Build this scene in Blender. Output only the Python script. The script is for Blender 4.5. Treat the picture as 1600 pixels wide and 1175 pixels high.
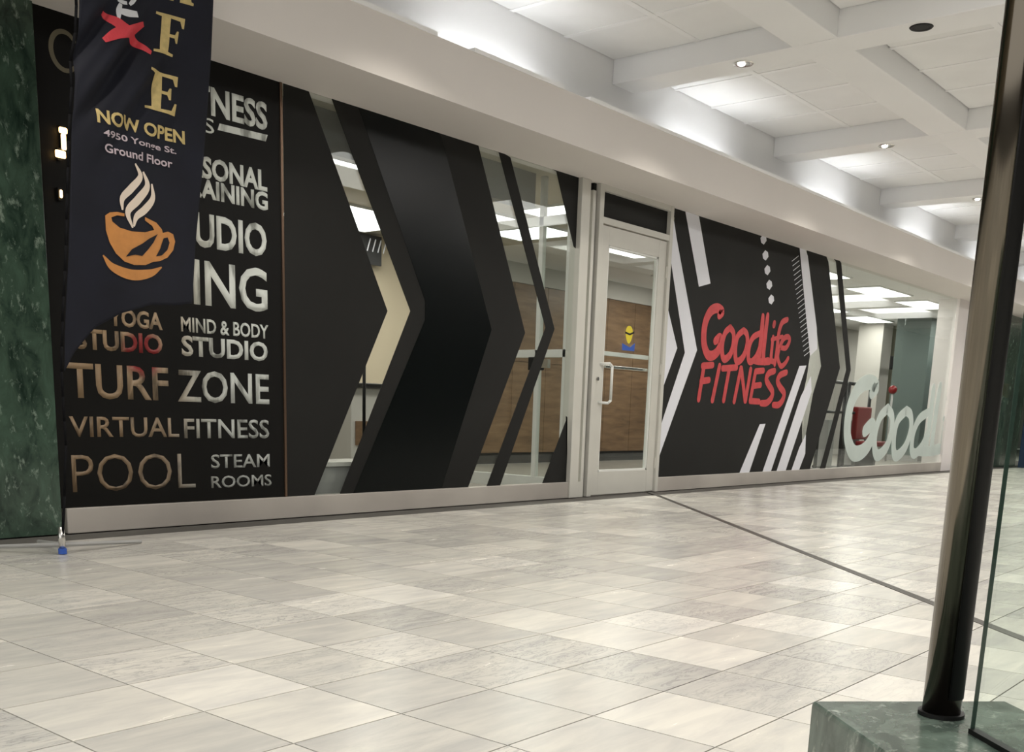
import bpy, bmesh, math, random
from mathutils import Vector, Matrix
import mathutils.geometry as mgeo
random.seed(7)
SC = bpy.context.scene
COL = SC.collection
for o in list(bpy.data.objects): bpy.data.objects.remove(o)

# ------------------------------------------------------------------ camera (fitted to the photograph's vanishing points)
YAW, PIT, ROL = math.radians(-50.3723), math.radians(11.8992), math.radians(1.8761)
FPX, CY, CH = 1618.889, 980.89, 0.8
ca, sa, cb, sb, cc, sc_ = math.cos(YAW), math.sin(YAW), math.cos(PIT), math.sin(PIT), math.cos(ROL), math.sin(ROL)
RM = Matrix(((cc, -sc_, 0), (sc_, cc, 0), (0, 0, 1))) @ Matrix(((1, 0, 0), (0, cb, -sb), (0, sb, cb))) @ Matrix(((ca, 0, sa), (0, 1, 0), (-sa, 0, ca)))
# RM maps (x along wall, down, towards wall) to camera (right, down, forward)
def w2(v): return Vector((v[0], v[2], -v[1]))
right = w2(RM.row[0]); down = w2(RM.row[1]); fwd = w2(RM.row[2])
cam_d = bpy.data.cameras.new('camera'); cam = bpy.data.objects.new('camera', cam_d); COL.objects.link(cam)
mw = Matrix.Identity(4)
for i in range(3):
    mw[i][0] = right[i]; mw[i][1] = -down[i]; mw[i][2] = -fwd[i]
mw[2][3] = CH
cam.matrix_world = mw
cam_d.sensor_fit = 'HORIZONTAL'; cam_d.sensor_width = 36; cam_d.lens = FPX*36/1600
cam_d.shift_y = (CY-587.5)/1600; cam_d.clip_start = 0.02; cam_d.clip_end = 200
SC.camera = cam

def ray(px, py): return right*((px-800)/FPX) + down*((py-CY)/FPX) + fwd
def onY(px, py, Y):
    d = ray(px, py); p = d*(Y/d.y); return Vector((p.x, Y, p.z+CH))
def onZ(px, py, Z):
    d = ray(px, py); p = d*((Z-CH)/d.z); return Vector((p.x, p.y, Z))
def onX(px, py, X):
    d = ray(px, py); p = d*(X/d.x); return Vector((X, p.y, p.z+CH))

# ------------------------------------------------------------------ world and exposure
wd = bpy.data.worlds.new('world'); SC.world = wd; wd.use_nodes = True
wb = wd.node_tree.nodes['Background']; wb.inputs[0].default_value = (1, 0.975, 0.94, 1); wb.inputs[1].default_value = 1.1
SC.view_settings.view_transform = 'Standard'; SC.view_settings.look = 'None'
SC.view_settings.exposure = 0.14; SC.view_settings.gamma = 1; SC.view_settings.use_curve_mapping = False

def area(name, loc, size, power, color=(1, .965, .925), rot=(0, 0, 0)):
    l = bpy.data.lights.new(name, 'AREA'); l.shape = 'RECTANGLE'; l.size, l.size_y = size; l.energy = power; l.color = color
    o = bpy.data.objects.new(name, l); COL.objects.link(o); o.location = loc; o.rotation_euler = rot
    return o
# fill lights added under the mall ceiling, no fixtures of their own
for x in (-0.6, 2.9, 6.4, 9.5, 12.6, 15.7, 18.8, 21.9, 25, 28):
    area('added_fill_light', (x, 1.1, 3.70), (2.4, 1.5), 54)
    area('added_fill_light', (x, -1.0, 3.70), (2.4, 1.3), 50) if x < 3 else None

# ------------------------------------------------------------------ constants of the place
WY = 5.92         # storefront plane
SZ = 2.832        # soffit height
FY = 5.27         # fascia front
FZ = 3.20         # fascia top
BYC = 5.60        # wall behind the cove
ZB, ZC = 3.544, 3.728
KZ = 0.148        # kick board height

# ------------------------------------------------------------------ materials
def mat(name, col=(.5, .5, .5), rough=.5, metal=0, spec=.5, emit=None, es=0):
    m = bpy.data.materials.new(name); m.use_nodes = True
    b = m.node_tree.nodes['Principled BSDF']
    b.inputs['Base Color'].default_value = (*col, 1); b.inputs['Roughness'].default_value = rough
    b.inputs['Metallic'].default_value = metal; b.inputs['Specular IOR Level'].default_value = spec
    if emit: b.inputs['Emission Color'].default_value = (*emit, 1); b.inputs['Emission Strength'].default_value = es
    return m
def N(m, t, **kw):
    n = m.node_tree.nodes.new(t)
    for k, v in kw.items(): setattr(n, k, v)
    return n
def L(m, a, b): m.node_tree.links.new(a, b)
def bsdf(m): return m.node_tree.nodes['Principled BSDF']
def ramp(m, stops, interp='LINEAR'):
    r = N(m, 'ShaderNodeValToRGB'); r.color_ramp.interpolation = interp
    el = r.color_ramp.elements
    while len(el) < len(stops): el.new(.5)
    for e, (p, c) in zip(el, stops): e.position = p; e.color = (*c, 1)
    return r
def noise(m, vec, scale, detail=4, rough=.5, dist=0):
    n = N(m, 'ShaderNodeTexNoise'); n.inputs['Scale'].default_value = scale; n.inputs['Detail'].default_value = detail
    n.inputs['Roughness'].default_value = rough; n.inputs['Distortion'].default_value = dist; L(m, vec, n.inputs['Vector']); return n
def subtle(name, c, rough=.6, amt=.06, scale=3, metal=0, spec=.5):
    m = mat(name, c, rough, metal, spec); g = N(m, 'ShaderNodeNewGeometry'); n = noise(m, g.outputs['Position'], scale)
    r = ramp(m, [(.3, tuple(x*(1-amt) for x in c)), (.7, tuple(min(1, x*(1+amt)) for x in c))]); L(m, n.outputs['Fac'], r.inputs[0]); L(m, r.outputs[0], bsdf(m).inputs['Base Color'])
    b = N(m, 'ShaderNodeBump'); b.inputs['Strength'].default_value = .08; n2 = noise(m, g.outputs['Position'], 60); L(m, n2.outputs['Fac'], b.inputs['Height']); L(m, b.outputs[0], bsdf(m).inputs['Normal'])
    return m
M = {}
M['film'] = subtle('matte_black_film', (.0105, .0105, .0095), .62, .15, 2, spec=.25)
M['film_gloss'] = mat('glossy_black_film', (.0015, .003, .003), .25, spec=.22)
M['film_letter'] = mat('black_lettered_film', (.0035, .0032, .0026), .5, spec=.2)
M['white_film'] = mat('white_film', (.78, .79, .85), .5)
M['red_film'] = subtle('red_film', (.54, .055, .06), .5, .12, 12)
M['fascia'] = subtle('fascia_paint', (.74, .70, .665), .7, .02, 1)
M['ceil'] = subtle('ceiling_paint', (.92, .92, .915), .8, .02, 1)
M['tile_c'] = subtle('ceiling_tile_board', (.88, .88, .87), .9, .03, 2)
M['frame'] = subtle('satin_frame', (.60, .59, .54), .38, .03, 4)
M['wframe'] = mat('white_frame', (.75, .76, .73), .4)
M['kick'] = None
M['steel'] = mat('polished_steel', (.17, .15, .12), .14, 1)
M['chrome'] = mat('brushed_chrome', (.7, .69, .66), .25, 1)
M['black'] = mat('black_plastic', (.006, .006, .006), .5, spec=.25)
M['grout'] = mat('dark_grout', (.10, .095, .085), .9)
M['joint'] = mat('dark_metal_joint', (.10, .095, .085), .45, .3)
M['navy'] = subtle('navy_fabric', (.0055, .0065, .0135), .75, .25, 4, spec=.3)
M['gold'] = subtle('gold_print', (.52, .40, .16), .6, .12, 40)
M['cream'] = mat('cream_print', (.70, .60, .50), .6)
M['lilac'] = mat('pale_print', (.50, .42, .46), .6)
M['orange'] = subtle('orange_print', (.50, .21, .05), .6, .1, 20)
M['redp'] = mat('red_print', (.55, .035, .05), .6)
M['whitep'] = mat('white_print', (.62, .63, .66), .6)
M['blue'] = mat('blue_plastic', (.03, .10, .45), .4)
M['yellow'] = mat('yellow_vinyl', (.75, .62, .03), .5)
M['bronze'] = mat('bronze_strip', (.20, .13, .09), .3, .8)
M['tan'] = subtle('tan_wall', (.52, .45, .33), .8, .04, 1)
M['tan_ceiling'] = subtle('beige_ceiling', (.56, .52, .43), .8, .03, 1)
M['greywall'] = subtle('pale_grey_wall', (.60, .585, .55), .8, .03, 1)
M['intfloor'] = subtle('grey_interior_floor', (.20, .19, .165), .45, .1, 3)
M['dark'] = subtle('dark_granite', (.02, .02, .018), .3, .3, 5)
M['gymblack'] = mat('gym_black_steel', (.012, .012, .013), .35)
M['gymred'] = mat('gym_red_vinyl', (.20, .006, .008), .4)
M['gymgrey'] = mat('gym_grey', (.35, .35, .34), .5)
M['panel_light'] = mat('light_diffuser', (.9, .9, .9), .5, emit=(1, 1, .96), es=2.6)
M['bulb'] = mat('lamp_glass', (1, 1, 1), .3, emit=(1, .97, .9), es=14)
M['warm'] = mat('warm_glint_glow', (1, .8, .5), .3, emit=(1, .62, .25), es=5)
M['tube'] = mat('tube_glass', (1, 1, 1), .3, emit=(.95, .97, 1), es=13)
M['sink'] = subtle('teal_grey_wall', (.12, .16, .15), .6, .05, 1)

def marble_green(name, dark, mid, light, sc):
    m = mat(name, mid, .16, spec=.5); g = N(m, 'ShaderNodeTexCoord')
    mp = N(m, 'ShaderNodeMapping'); mp.inputs['Rotation'].default_value = (.3, .7, .2); mp.inputs['Scale'].default_value = (1.6, 1.6, .8); L(m, g.outputs['Object'], mp.inputs[0])
    n1 = noise(m, mp.outputs[0], sc, 7, .65, .6); n2 = noise(m, mp.outputs[0], sc*2.3, 5, .7, .3)
    r1 = ramp(m, [(.33, dark), (.5, mid), (.68, tuple(x*1.5 for x in mid))]); L(m, n1.outputs['Fac'], r1.inputs[0])
    r2 = ramp(m, [(.57, (0, 0, 0)), (.70, (1, 1, 1))]); L(m, n2.outputs['Fac'], r2.inputs[0])
    mx = N(m, 'ShaderNodeMixRGB'); L(m, r2.outputs[0], mx.inputs[0]); L(m, r1.outputs[0], mx.inputs[1]); mx.inputs[2].default_value = (*light, 1)
    L(m, mx.outputs[0], bsdf(m).inputs['Base Color']); return m
M['green'] = marble_green('green_marble', (.013, .027, .020), (.044, .076, .054), (.24, .31, .25), 5.5)
M['green2'] = marble_green('grey_green_marble', (.035, .055, .045), (.095, .125, .105), (.30, .34, .30), 9)

def floor_marble():
    m = mat('pale_marble_tile', (.6, .58, .53), .17, spec=.35); g = N(m, 'ShaderNodeNewGeometry'); oi = N(m, 'ShaderNodeObjectInfo')
    ad = N(m, 'ShaderNodeMath', operation='ADD'); L(m, oi.outputs['Random'], ad.inputs[0]); L(m, g.outputs['Random Per Island'], ad.inputs[1])
    fr = N(m, 'ShaderNodeMath', operation='FRACT'); L(m, ad.outputs[0], fr.inputs[0])
    base = ramp(m, [(0, (.56, .55, .51)), (.35, (.62, .605, .56)), (.6, (.66, .645, .59)), (.85, (.74, .72, .66)), (1, (.80, .78, .72))]); L(m, fr.outputs[0], base.inputs[0])
    # per tile offset of the stone pattern
    wn = N(m, 'ShaderNodeTexWhiteNoise', noise_dimensions='1D'); L(m, fr.outputs[0], wn.inputs['W'])
    sclv = N(m, 'ShaderNodeVectorMath', operation='SCALE'); L(m, wn.outputs['Color'], sclv.inputs[0]); sclv.inputs['Scale'].default_value = 30
    va = N(m, 'ShaderNodeVectorMath', operation='ADD'); L(m, g.outputs['Position'], va.inputs[0]); L(m, sclv.outputs[0], va.inputs[1])
    mp = N(m, 'ShaderNodeMapping'); mp.inputs['Rotation'].default_value = (0, 0, .6); mp.inputs['Scale'].default_value = (1.3, 5.5, 1); L(m, va.outputs[0], mp.inputs[0])
    cl = noise(m, mp.outputs[0], 2.2, 5, .6, .5)
    rc = ramp(m, [(.3, (.84, .84, .86)), (.65, (1.05, 1.04, 1.02))]); L(m, cl.outputs['Fac'], rc.inputs[0])
    mu = N(m, 'ShaderNodeMixRGB', blend_type='MULTIPLY'); mu.inputs[0].default_value = 1; L(m, base.outputs[0], mu.inputs[1]); L(m, rc.outputs[0], mu.inputs[2])
    v = noise(m, mp.outputs[0], 3.0, 7, .68, 1.6)
    s = N(m, 'ShaderNodeMath', operation='SUBTRACT'); L(m, v.outputs['Fac'], s.inputs[0]); s.inputs[1].default_value = .5
    ab = N(m, 'ShaderNodeMath', operation='ABSOLUTE'); L(m, s.outputs[0], ab.inputs[0])
    rv = ramp(m, [(0, (.60, .61, .64)), (.03, (1, 1, 1))]); L(m, ab.outputs[0], rv.inputs[0])
    # only some tiles are strongly veined
    gt = N(m, 'ShaderNodeMapRange'); L(m, wn.outputs['Value'], gt.inputs[0]); gt.inputs[1].default_value = .45; gt.inputs[2].default_value = .95
    mu2 = N(m, 'ShaderNodeMixRGB', blend_type='MULTIPLY'); L(m, gt.outputs[0], mu2.inputs[0]); L(m, mu.outputs[0], mu2.inputs[1]); L(m, rv.outputs[0], mu2.inputs[2])
    L(m, mu2.outputs[0], bsdf(m).inputs['Base Color'])
    rr = N(m, 'ShaderNodeMapRange'); L(m, cl.outputs['Fac'], rr.inputs[0]); rr.inputs[3].default_value = .19; rr.inputs[4].default_value = .31; L(m, rr.outputs[0], bsdf(m).inputs['Roughness'])
    return m
M['floor'] = floor_marble()
def kick_mat():
    m = mat('kick_stone', (.5, .46, .42), .3); g = N(m, 'ShaderNodeNewGeometry'); n = noise(m, g.outputs['Position'], 1.1, 3)
    r = ramp(m, [(.3, (.38, .35, .32)), (.7, (.52, .485, .44))]); L(m, n.outputs['Fac'], r.inputs[0]); L(m, r.outputs[0], bsdf(m).inputs['Base Color']); return m
M['kick'] = kick_mat()
def wood_mat():
    m = mat('brown_wood_panel', (.3, .17, .08), .4); g = N(m, 'ShaderNodeNewGeometry')
    mp = N(m, 'ShaderNodeMapping'); mp.inputs['Scale'].default_value = (1.2, 1.2, 9); L(m, g.outputs['Position'], mp.inputs[0]); n = noise(m, mp.outputs[0], 1.5, 6, .6, .4)
    r = ramp(m, [(.3, (.13, .075, .038)), (.55, (.21, .125, .065)), (.75, (.28, .175, .095))]); L(m, n.outputs['Fac'], r.inputs[0]); L(m, r.outputs[0], bsdf(m).inputs['Base Color']); return m
M['wood'] = wood_mat()
def letter_mat():
    # pale letters, warmer and browner towards the left of the board, with uneven dark and red patches
    m = mat('pale_lettering', (.6, .6, .55), .45); g = N(m, 'ShaderNodeNewGeometry'); sx = N(m, 'ShaderNodeSeparateXYZ'); L(m, g.outputs['Position'], sx.inputs[0])
    mr = N(m, 'ShaderNodeMapRange'); L(m, sx.outputs[0], mr.inputs[0]); mr.inputs[1].default_value = 3.3; mr.inputs[2].default_value = 4.15
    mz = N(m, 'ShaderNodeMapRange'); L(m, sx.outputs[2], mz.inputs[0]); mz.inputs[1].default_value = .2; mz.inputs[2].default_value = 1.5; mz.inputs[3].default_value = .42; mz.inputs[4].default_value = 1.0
    c = ramp(m, [(0, (.40, .27, .15)), (.45, (.46, .34, .22)), (.75, (.66, .67, .60)), (1, (.74, .78, .74))]); L(m, mr.outputs[0], c.inputs[0])
    mp = N(m, 'ShaderNodeMapping'); mp.inputs['Scale'].default_value = (9, 1, 3.2); L(m, g.outputs['Position'], mp.inputs[0]); n = noise(m, mp.outputs[0], 1.3, 3)
    d = ramp(m, [(.34, (.22, .22, .2)), (.47, (1, 1, 1))]); L(m, n.outputs['Fac'], d.inputs[0])
    mu = N(m, 'ShaderNodeMixRGB', blend_type='MULTIPLY'); mu.inputs[0].default_value = .8; L(m, c.outputs[0], mu.inputs[1]); L(m, d.outputs[0], mu.inputs[2])
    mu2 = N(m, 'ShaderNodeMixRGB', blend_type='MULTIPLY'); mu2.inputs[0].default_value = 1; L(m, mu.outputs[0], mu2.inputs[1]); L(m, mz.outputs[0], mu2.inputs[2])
    # a red patch by the middle of the board
    p = onY(222, 552, WY); dv = N(m, 'ShaderNodeVectorMath', operation='DISTANCE'); L(m, g.outputs['Position'], dv.inputs[0]); dv.inputs[1].default_value = tuple(p)
    rr = ramp(m, [(.10, (1, 1, 1)), (.16, (0, 0, 0))]); L(m, dv.outputs['Value'], rr.inputs[0])
    mx = N(m, 'ShaderNodeMixRGB'); L(m, rr.outputs[0], mx.inputs[0]); L(m, mu2.outputs[0], mx.inputs[1]); mx.inputs[2].default_value = (.22, .012, .012, 1)
    L(m, mx.outputs[0], bsdf(m).inputs['Base Color']); return m
M['letter'] = letter_mat()
def glass_mat(name, tint, refl=1.0, rough=.0):
    m = bpy.data.materials.new(name); m.use_nodes = True; nt = m.node_tree; nt.nodes.clear()
    o = N(m, 'ShaderNodeOutputMaterial'); t = N(m, 'ShaderNodeBsdfTransparent'); t.inputs[0].default_value = (*tint, 1)
    g = N(m, 'ShaderNodeBsdfGlossy'); g.inputs['Roughness'].default_value = rough; g.inputs[0].default_value = (.9*refl, .93*refl, .92*refl, 1)
    lw = N(m, 'ShaderNodeLayerWeight'); lw.inputs[0].default_value = .5; pw = N(m, 'ShaderNodeMath', operation='POWER'); L(m, lw.outputs['Facing'], pw.inputs[0]); pw.inputs[1].default_value = 4
    f = N(m, 'ShaderNodeMapRange'); L(m, pw.outputs[0], f.inputs[0]); f.inputs[3].default_value = .025*refl; f.inputs[4].default_value = .6*refl; mx = N(m, 'ShaderNodeMixShader')
    L(m, f.outputs[0], mx.inputs[0]); L(m, t.outputs[0], mx.inputs[1]); L(m, g.outputs[0], mx.inputs[2]); L(m, mx.outputs[0], o.inputs[0]); return m
M['glass'] = glass_mat('storefront_glass', (.95, .97, .96))
M['gglass'] = glass_mat('green_tint_glass', (.93, .97, .945))
M['frost'] = subtle('frosted_film', (.62, .70, .67), .6, .05, 3)
_nt = M['frost'].node_tree; _t = _nt.nodes.new('ShaderNodeBsdfTransparent'); _m = _nt.nodes.new('ShaderNodeMixShader'); _m.inputs[0].default_value = .78
_nt.links.new(_t.outputs[0], _m.inputs[1]); _nt.links.new(bsdf(M['frost']).outputs[0], _m.inputs[2]); _nt.links.new(_m.outputs[0], _nt.nodes['Material Output'].inputs[0])

# ------------------------------------------------------------------ mesh helpers
def link(name, me, m=None, parent=None):
    o = bpy.data.objects.new(name, me); COL.objects.link(o)
    if m: me.materials.append(m)
    if parent: o.parent = parent
    return o
def tag(o, label=None, cat=None, group=None, kind=None):
    if label: o['label'] = label
    if cat: o['category'] = cat
    if group: o['group'] = group
    if kind: o['kind'] = kind
    return o
def empty(name, loc=(0, 0, 0)):
    o = bpy.data.objects.new(name, None); COL.objects.link(o); o.empty_display_size = .1
    return o   # all roots stay at the world origin unless moved
def bm_box(bm, a, b):
    (x0, y0, z0), (x1, y1, z1) = a, b
    v = [bm.verts.new(p) for p in ((x0, y0, z0), (x1, y0, z0), (x1, y1, z0), (x0, y1, z0), (x0, y0, z1), (x1, y0, z1), (x1, y1, z1), (x0, y1, z1))]
    for f in ((3, 2, 1, 0), (4, 5, 6, 7), (0, 1, 5, 4), (1, 2, 6, 5), (2, 3, 7, 6), (3, 0, 4, 7)): bm.faces.new([v[i] for i in f])
def fin(name, bm, m, parent=None, smooth=False, bevel=0):
    bmesh.ops.recalc_face_normals(bm, faces=bm.faces)
    me = bpy.data.meshes.new(name); bm.to_mesh(me); bm.free()
    if smooth:
        for p in me.polygons: p.use_smooth = True
    o = link(name, me, m, parent)
    if bevel:
        b = o.modifiers.new('bevel', 'BEVEL'); b.width = bevel; b.segments = 2; b.limit_method = 'ANGLE'
    return o
def box(name, a, b, m, parent=None, bevel=0):
    bm = bmesh.new(); bm_box(bm, a, b); return fin(name, bm, m, parent, bevel=bevel)
def boxes(name, lst, m, parent=None, bevel=0):
    bm = bmesh.new()
    for a, b in lst: bm_box(bm, a, b)
    return fin(name, bm, m, parent, bevel=bevel)
def prism(bm, pts, off):
    """extrude a flat polygon (list of Vector) by off"""
    n = len(pts); a = [bm.verts.new(p) for p in pts]; b = [bm.verts.new(p+off) for p in pts]
    tris = mgeo.tessellate_polygon([pts])
    for t in tris:
        try:
            bm.faces.new([a[i] for i in t]); bm.faces.new([b[i] for i in reversed(t)])
        except ValueError: pass
    for i in range(n):
        j = (i+1) % n; bm.faces.new([a[i], a[j], b[j], b[i]])
def sheet(name, pix, Y, th, m, parent=None, clipz=None):
    """polygon seen at photo pixels, standing on the plane y=Y, th thick towards the mall"""
    bm = bmesh.new(); pts = [onY(x, y, Y) for x, y in pix]
    if clipz:
        for p in pts: p.z = min(max(p.z, clipz[0]), clipz[1])
    prism(bm, pts, Vector((0, -th, 0))); return fin(name, bm, m, parent)
def cyl(bm, p0, p1, r0, r1=None, n=16, cap=True):
    r1 = r0 if r1 is None else r1; d = (p1-p0).normalized(); u = d.orthogonal().normalized(); v = d.cross(u)
    A = [bm.verts.new(p0+(u*math.cos(t)+v*math.sin(t))*r0) for t in [2*math.pi*i/n for i in range(n)]]
    B = [bm.verts.new(p1+(u*math.cos(t)+v*math.sin(t))*r1) for t in [2*math.pi*i/n for i in range(n)]]
    for i in range(n): bm.faces.new([A[i], A[(i+1) % n], B[(i+1) % n], B[i]])
    if cap: bm.faces.new(A[::-1]); bm.faces.new(B)
def tube(name, pts, r, m, parent=None, n=12):
    bm = bmesh.new(); pts = [Vector(p) for p in pts]
    for a, b in zip(pts, pts[1:]): cyl(bm, a, b, r, n=n)
    for p in pts[1:-1]: bmesh.ops.create_uvsphere(bm, u_segments=n, v_segments=8, radius=r, matrix=Matrix.Translation(p))
    return fin(name, bm, m, parent, smooth=True)
def catmull(pts, k=8):
    if len(pts) < 3: return pts
    P = [pts[0]*2-pts[1]]+pts+[pts[-1]*2-pts[-2]]; out = []
    for i in range(1, len(P)-2):
        for s in range(k):
            t = s/k; a, b, c, d = P[i-1:i+3]
            out.append(.5*((2*b)+(c-a)*t+(2*a-5*b+4*c-d)*t*t+(3*b-a-3*c+d)*t**3))
    return out+[pts[-1]]
def stroke(bm, pts, w, off, taper=.75, curve=True, dy=0):
    """flat brush stroke in an x-z plane; pts are Vectors; w world width"""
    P = catmull(pts) if curve else pts; n = len(P); Lf, Rt = [], []
    for i, p in enumerate(P):
        d = (P[min(i+1, n-1)]-P[max(i-1, 0)]); d.y = 0; d.normalize(); q = Vector((-d.z, 0, d.x)); t = i/(n-1)
        k = w*.5*(taper+(1-taper)*math.sin(math.pi*min(1, max(0, t)))**.5); Lf.append(p+q*k); Rt.append(p-q*k)
    o = Vector((0, -off, 0)); dv = Vector((0, dy, 0))
    for i in range(n-1):
        q = [Lf[i]+dv, Lf[i+1]+dv, Rt[i+1]+dv, Rt[i]+dv]
        a = [bm.verts.new(x) for x in q]; b = [bm.verts.new(x+o) for x in q]
        bm.faces.new(a); bm.faces.new(b[::-1])
        for j in range(4): bm.faces.new([a[j], a[(j+1) % 4], b[(j+1) % 4], b[j]])
    for e in (P[0], P[-1]):      # round ends
        c = e+dv; k = w*.5*taper; ring = [c+Vector((math.cos(t)*k, 0, math.sin(t)*k)) for t in [math.pi*i/5 for i in range(10)]]
        prism(bm, ring, o*.98)
def text_mesh(s, extra=0.0):
    cu = bpy.data.curves.new('t', 'FONT'); cu.body = s; cu.size = 1; cu.offset = extra; cu.resolution_u = 3
    o = bpy.data.objects.new('t', cu); COL.objects.link(o); bpy.context.view_layer.update()
    me = bpy.data.meshes.new_from_object(o.evaluated_get(bpy.context.evaluated_depsgraph_get()))
    bpy.data.objects.remove(o); return me
def lettering(name, s, p0, p1, Y, th, m, parent, vis=None, bold=.02, label=None, yfun=None):
    """write s so that its last len(vis) characters fill the box p0 (lower left pixel) to p1 (upper right pixel)"""
    vis = vis or s; a = onY(*p0, Y); b = onY(*p1, Y)
    me = text_mesh(s, bold); mv = text_mesh(vis, bold)
    xs = [v.co.x for v in mv.vertices]; ys = [v.co.y for v in mv.vertices]; wv = max(xs)-min(xs); y0, y1 = min(ys), max(ys)
    sx = (b.x-a.x)/wv; sz = (b.z-a.z)/(y1-y0); xr = max(v.co.x for v in me.vertices)
    for v in me.vertices:
        X = b.x-(xr-v.co.x)*sx; Z = a.z+(v.co.y-y0)*sz; v.co = (X, Y, Z)
    bm = bmesh.new(); bm.from_mesh(me); bpy.data.meshes.remove(me); bpy.data.meshes.remove(mv)
    if yfun is None:
        r = bmesh.ops.extrude_face_region(bm, geom=bm.faces[:]); vs = [g for g in r['geom'] if isinstance(g, bmesh.types.BMVert)]
        bmesh.ops.translate(bm, verts=vs, vec=(0, -th, 0))
    else: conform(bm, yfun, th)
    o = fin(name, bm, m, parent)
    if label: o['label'] = label
    return o
def conform(bm, yfun, th):
    """cut a flat print into small cells and lay it on the waving cloth"""
    xs = [v.co.x for v in bm.verts]; zs = [v.co.z for v in bm.verts]; st = .014
    x = min(xs)+st
    while x < max(xs):
        bmesh.ops.bisect_plane(bm, geom=bm.verts[:]+bm.edges[:]+bm.faces[:], plane_co=(x, 0, 0), plane_no=(1, 0, 0)); x += st
    z = min(zs)+st
    while z < max(zs):
        bmesh.ops.bisect_plane(bm, geom=bm.verts[:]+bm.edges[:]+bm.faces[:], plane_co=(0, 0, z), plane_no=(0, 0, 1)); z += st
    for v in bm.verts: v.co.y = yfun(v.co.x, v.co.z)-th

# ================================================================== LARGE STRUCTURE
# ---- floor: slab + tiles
TX, TY, X0, Y0 = .3568, .3704, 1.4965, 1.166
floor = tag(box('floor', (-6, -4.2, -.12), (40, 12.5, -.006), M['grout']), kind='structure')
me_tile = None
def tile_mesh():
    bm = bmesh.new(); g = .0022
    bm_box(bm, (g, g, -.008), (TX-g, TY-g, 0))
    me = bpy.data.meshes.new('floor_tile'); bmesh.ops.recalc_face_normals(bm, faces=bm.faces); bm.to_mesh(me); bm.free(); me.materials.append(M['floor']); return me
me_tile = tile_mesh()
cells = []
camx = Vector((0, 0, CH))
for i in range(-8, 108):
    for j in range(-13, 13):
        x = X0+i*TX; y = Y0+j*TY
        if y+TY > 5.95 or y < -4: continue
        c = Vector((x+TX/2, y+TY/2, 0)); d = c-camx; dep = d.dot(fwd); vis = False; sz = 0
        if dep > .3:
            px = 800+FPX*d.dot(right)/dep; py = CY+FPX*d.dot(down)/dep
            vis = -120 < px < 1720 and 600 < py < 1300; sz = 1/dep
        cells.append((0 if vis else 1, -sz, x, y))
cells.sort()
single = [c for c in cells if c[0] == 0][:300]
for c in single:
    o = bpy.data.objects.new('floor_tile', me_tile); COL.objects.link(o); o.location = (c[2], c[3], 0); o.parent = floor
rest = cells[len(single):]
vs, fs = [], []
for c in rest:
    x, y = c[2], c[3]; g = .0022; b = len(vs)
    vs += [(x+g, y+g, 0), (x+TX-g, y+g, 0), (x+TX-g, y+TY-g, 0), (x+g, y+TY-g, 0), (x+g, y+g, -.006), (x+TX-g, y+g, -.006), (x+TX-g, y+TY-g, -.006), (x+g, y+TY-g, -.006)]
    fs += [(b, b+1, b+2, b+3), (b+4, b+5, b+1, b), (b+5, b+6, b+2, b+1), (b+6, b+7, b+3, b+2), (b+7, b+4, b, b+3)]
me = bpy.data.meshes.new('floor_tiles'); me.from_pydata(vs, [], fs); me.update()
o = link('distant_floor_tile', me, M['floor'], floor); tag(o, kind='stuff')
# floor inside the units
tag(box('trim_1', (2.9, 5.955, -.008), (30, 12.4, .0), M['intfloor']), kind='structure')
# diagonal expansion joint
ja, jb = onZ(1014, 769, 0), onZ(1455, 942, 0)
dj = (jb-ja).normalized(); nj = Vector((-dj.y, dj.x, 0))*.024
bm = bmesh.new(); e0, e1 = ja-dj*.02, jb+dj*2.6
prism(bm, [e0+nj, e1+nj, e1-nj, e0-nj], Vector((0, 0, .0025)))
joint = tag(fin('expansion_joint', bm, M['joint'], floor), 'dark expansion joint')

# ---- storefront wall pieces, fascia, cove
tag(box('wall_front', (-6, -4.35, 0), (40, -4.2, 3.73), M['dark']), kind='structure')
tag(box('wall_added_dark', (2.3, -.35, 0), (40, -.2, 3.54), M['dark']), kind='structure')  # unseen dark wall, added so the steel post reflects black on its right
tag(box('wall_back', (-6, 10.3, 0), (40, 10.42, 3.73), M['tan']), kind='structure')
tag(box('wall_right', (40, -4.3, 0), (40.1, 12, 3.73), M['greywall']), kind='structure')
fascia = tag(box('trim_2', (-6, FY, SZ), (40, FY+.07, FZ), M['fascia']), 'long white fascia band above the black storefront', kind='structure')
box('soffit_board', (-6, FY+.07, SZ), (40, 6.02, SZ+.05), M['fascia'], fascia)
box('recess_board', (-6, FY+.07, FZ-.12), (40, BYC, FZ-.08), M['ceil'], fascia)
# thin capping along the fascia, with short gaps
caps = [(-6, onY(682, 50, FY).x), (onY(740, 80, FY).x, onY(880, 140, FY).x), (onY(921, 160, FY).x, 40)]
for a, b in caps: box('capping_strip', (a, FY-.012, FZ-.004), (b, FY+.08, FZ+.022), M['ceil'], fascia)
tag(box('wall_cove', (-6, BYC, SZ+.06), (40, BYC+.1, ZC+.05), M['ceil']), kind='structure')
tag(box('ceiling', (-6, -4.3, ZC+.02), (40, 12.4, ZC+.1), M['ceil']), kind='structure')
ceiling = bpy.data.objects['ceiling']
BX = [7.87+3.035*k for k in range(-4, 11)]
BW = .33
for x in BX: box('cross_beam', (x, -4.2, ZB), (x+BW, BYC, ZC+.02), M['ceil'], ceiling, bevel=.006)
LY = [(3.60, 3.955), (-.15, .2), (-3.9, -3.55)]
for ya, yb in LY:
    for i in range(len(BX)-1): box('long_beam', (BX[i]+BW, ya, ZB+.002), (BX[i+1], yb, ZC+.02), M['ceil'], ceiling, bevel=.006)
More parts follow.
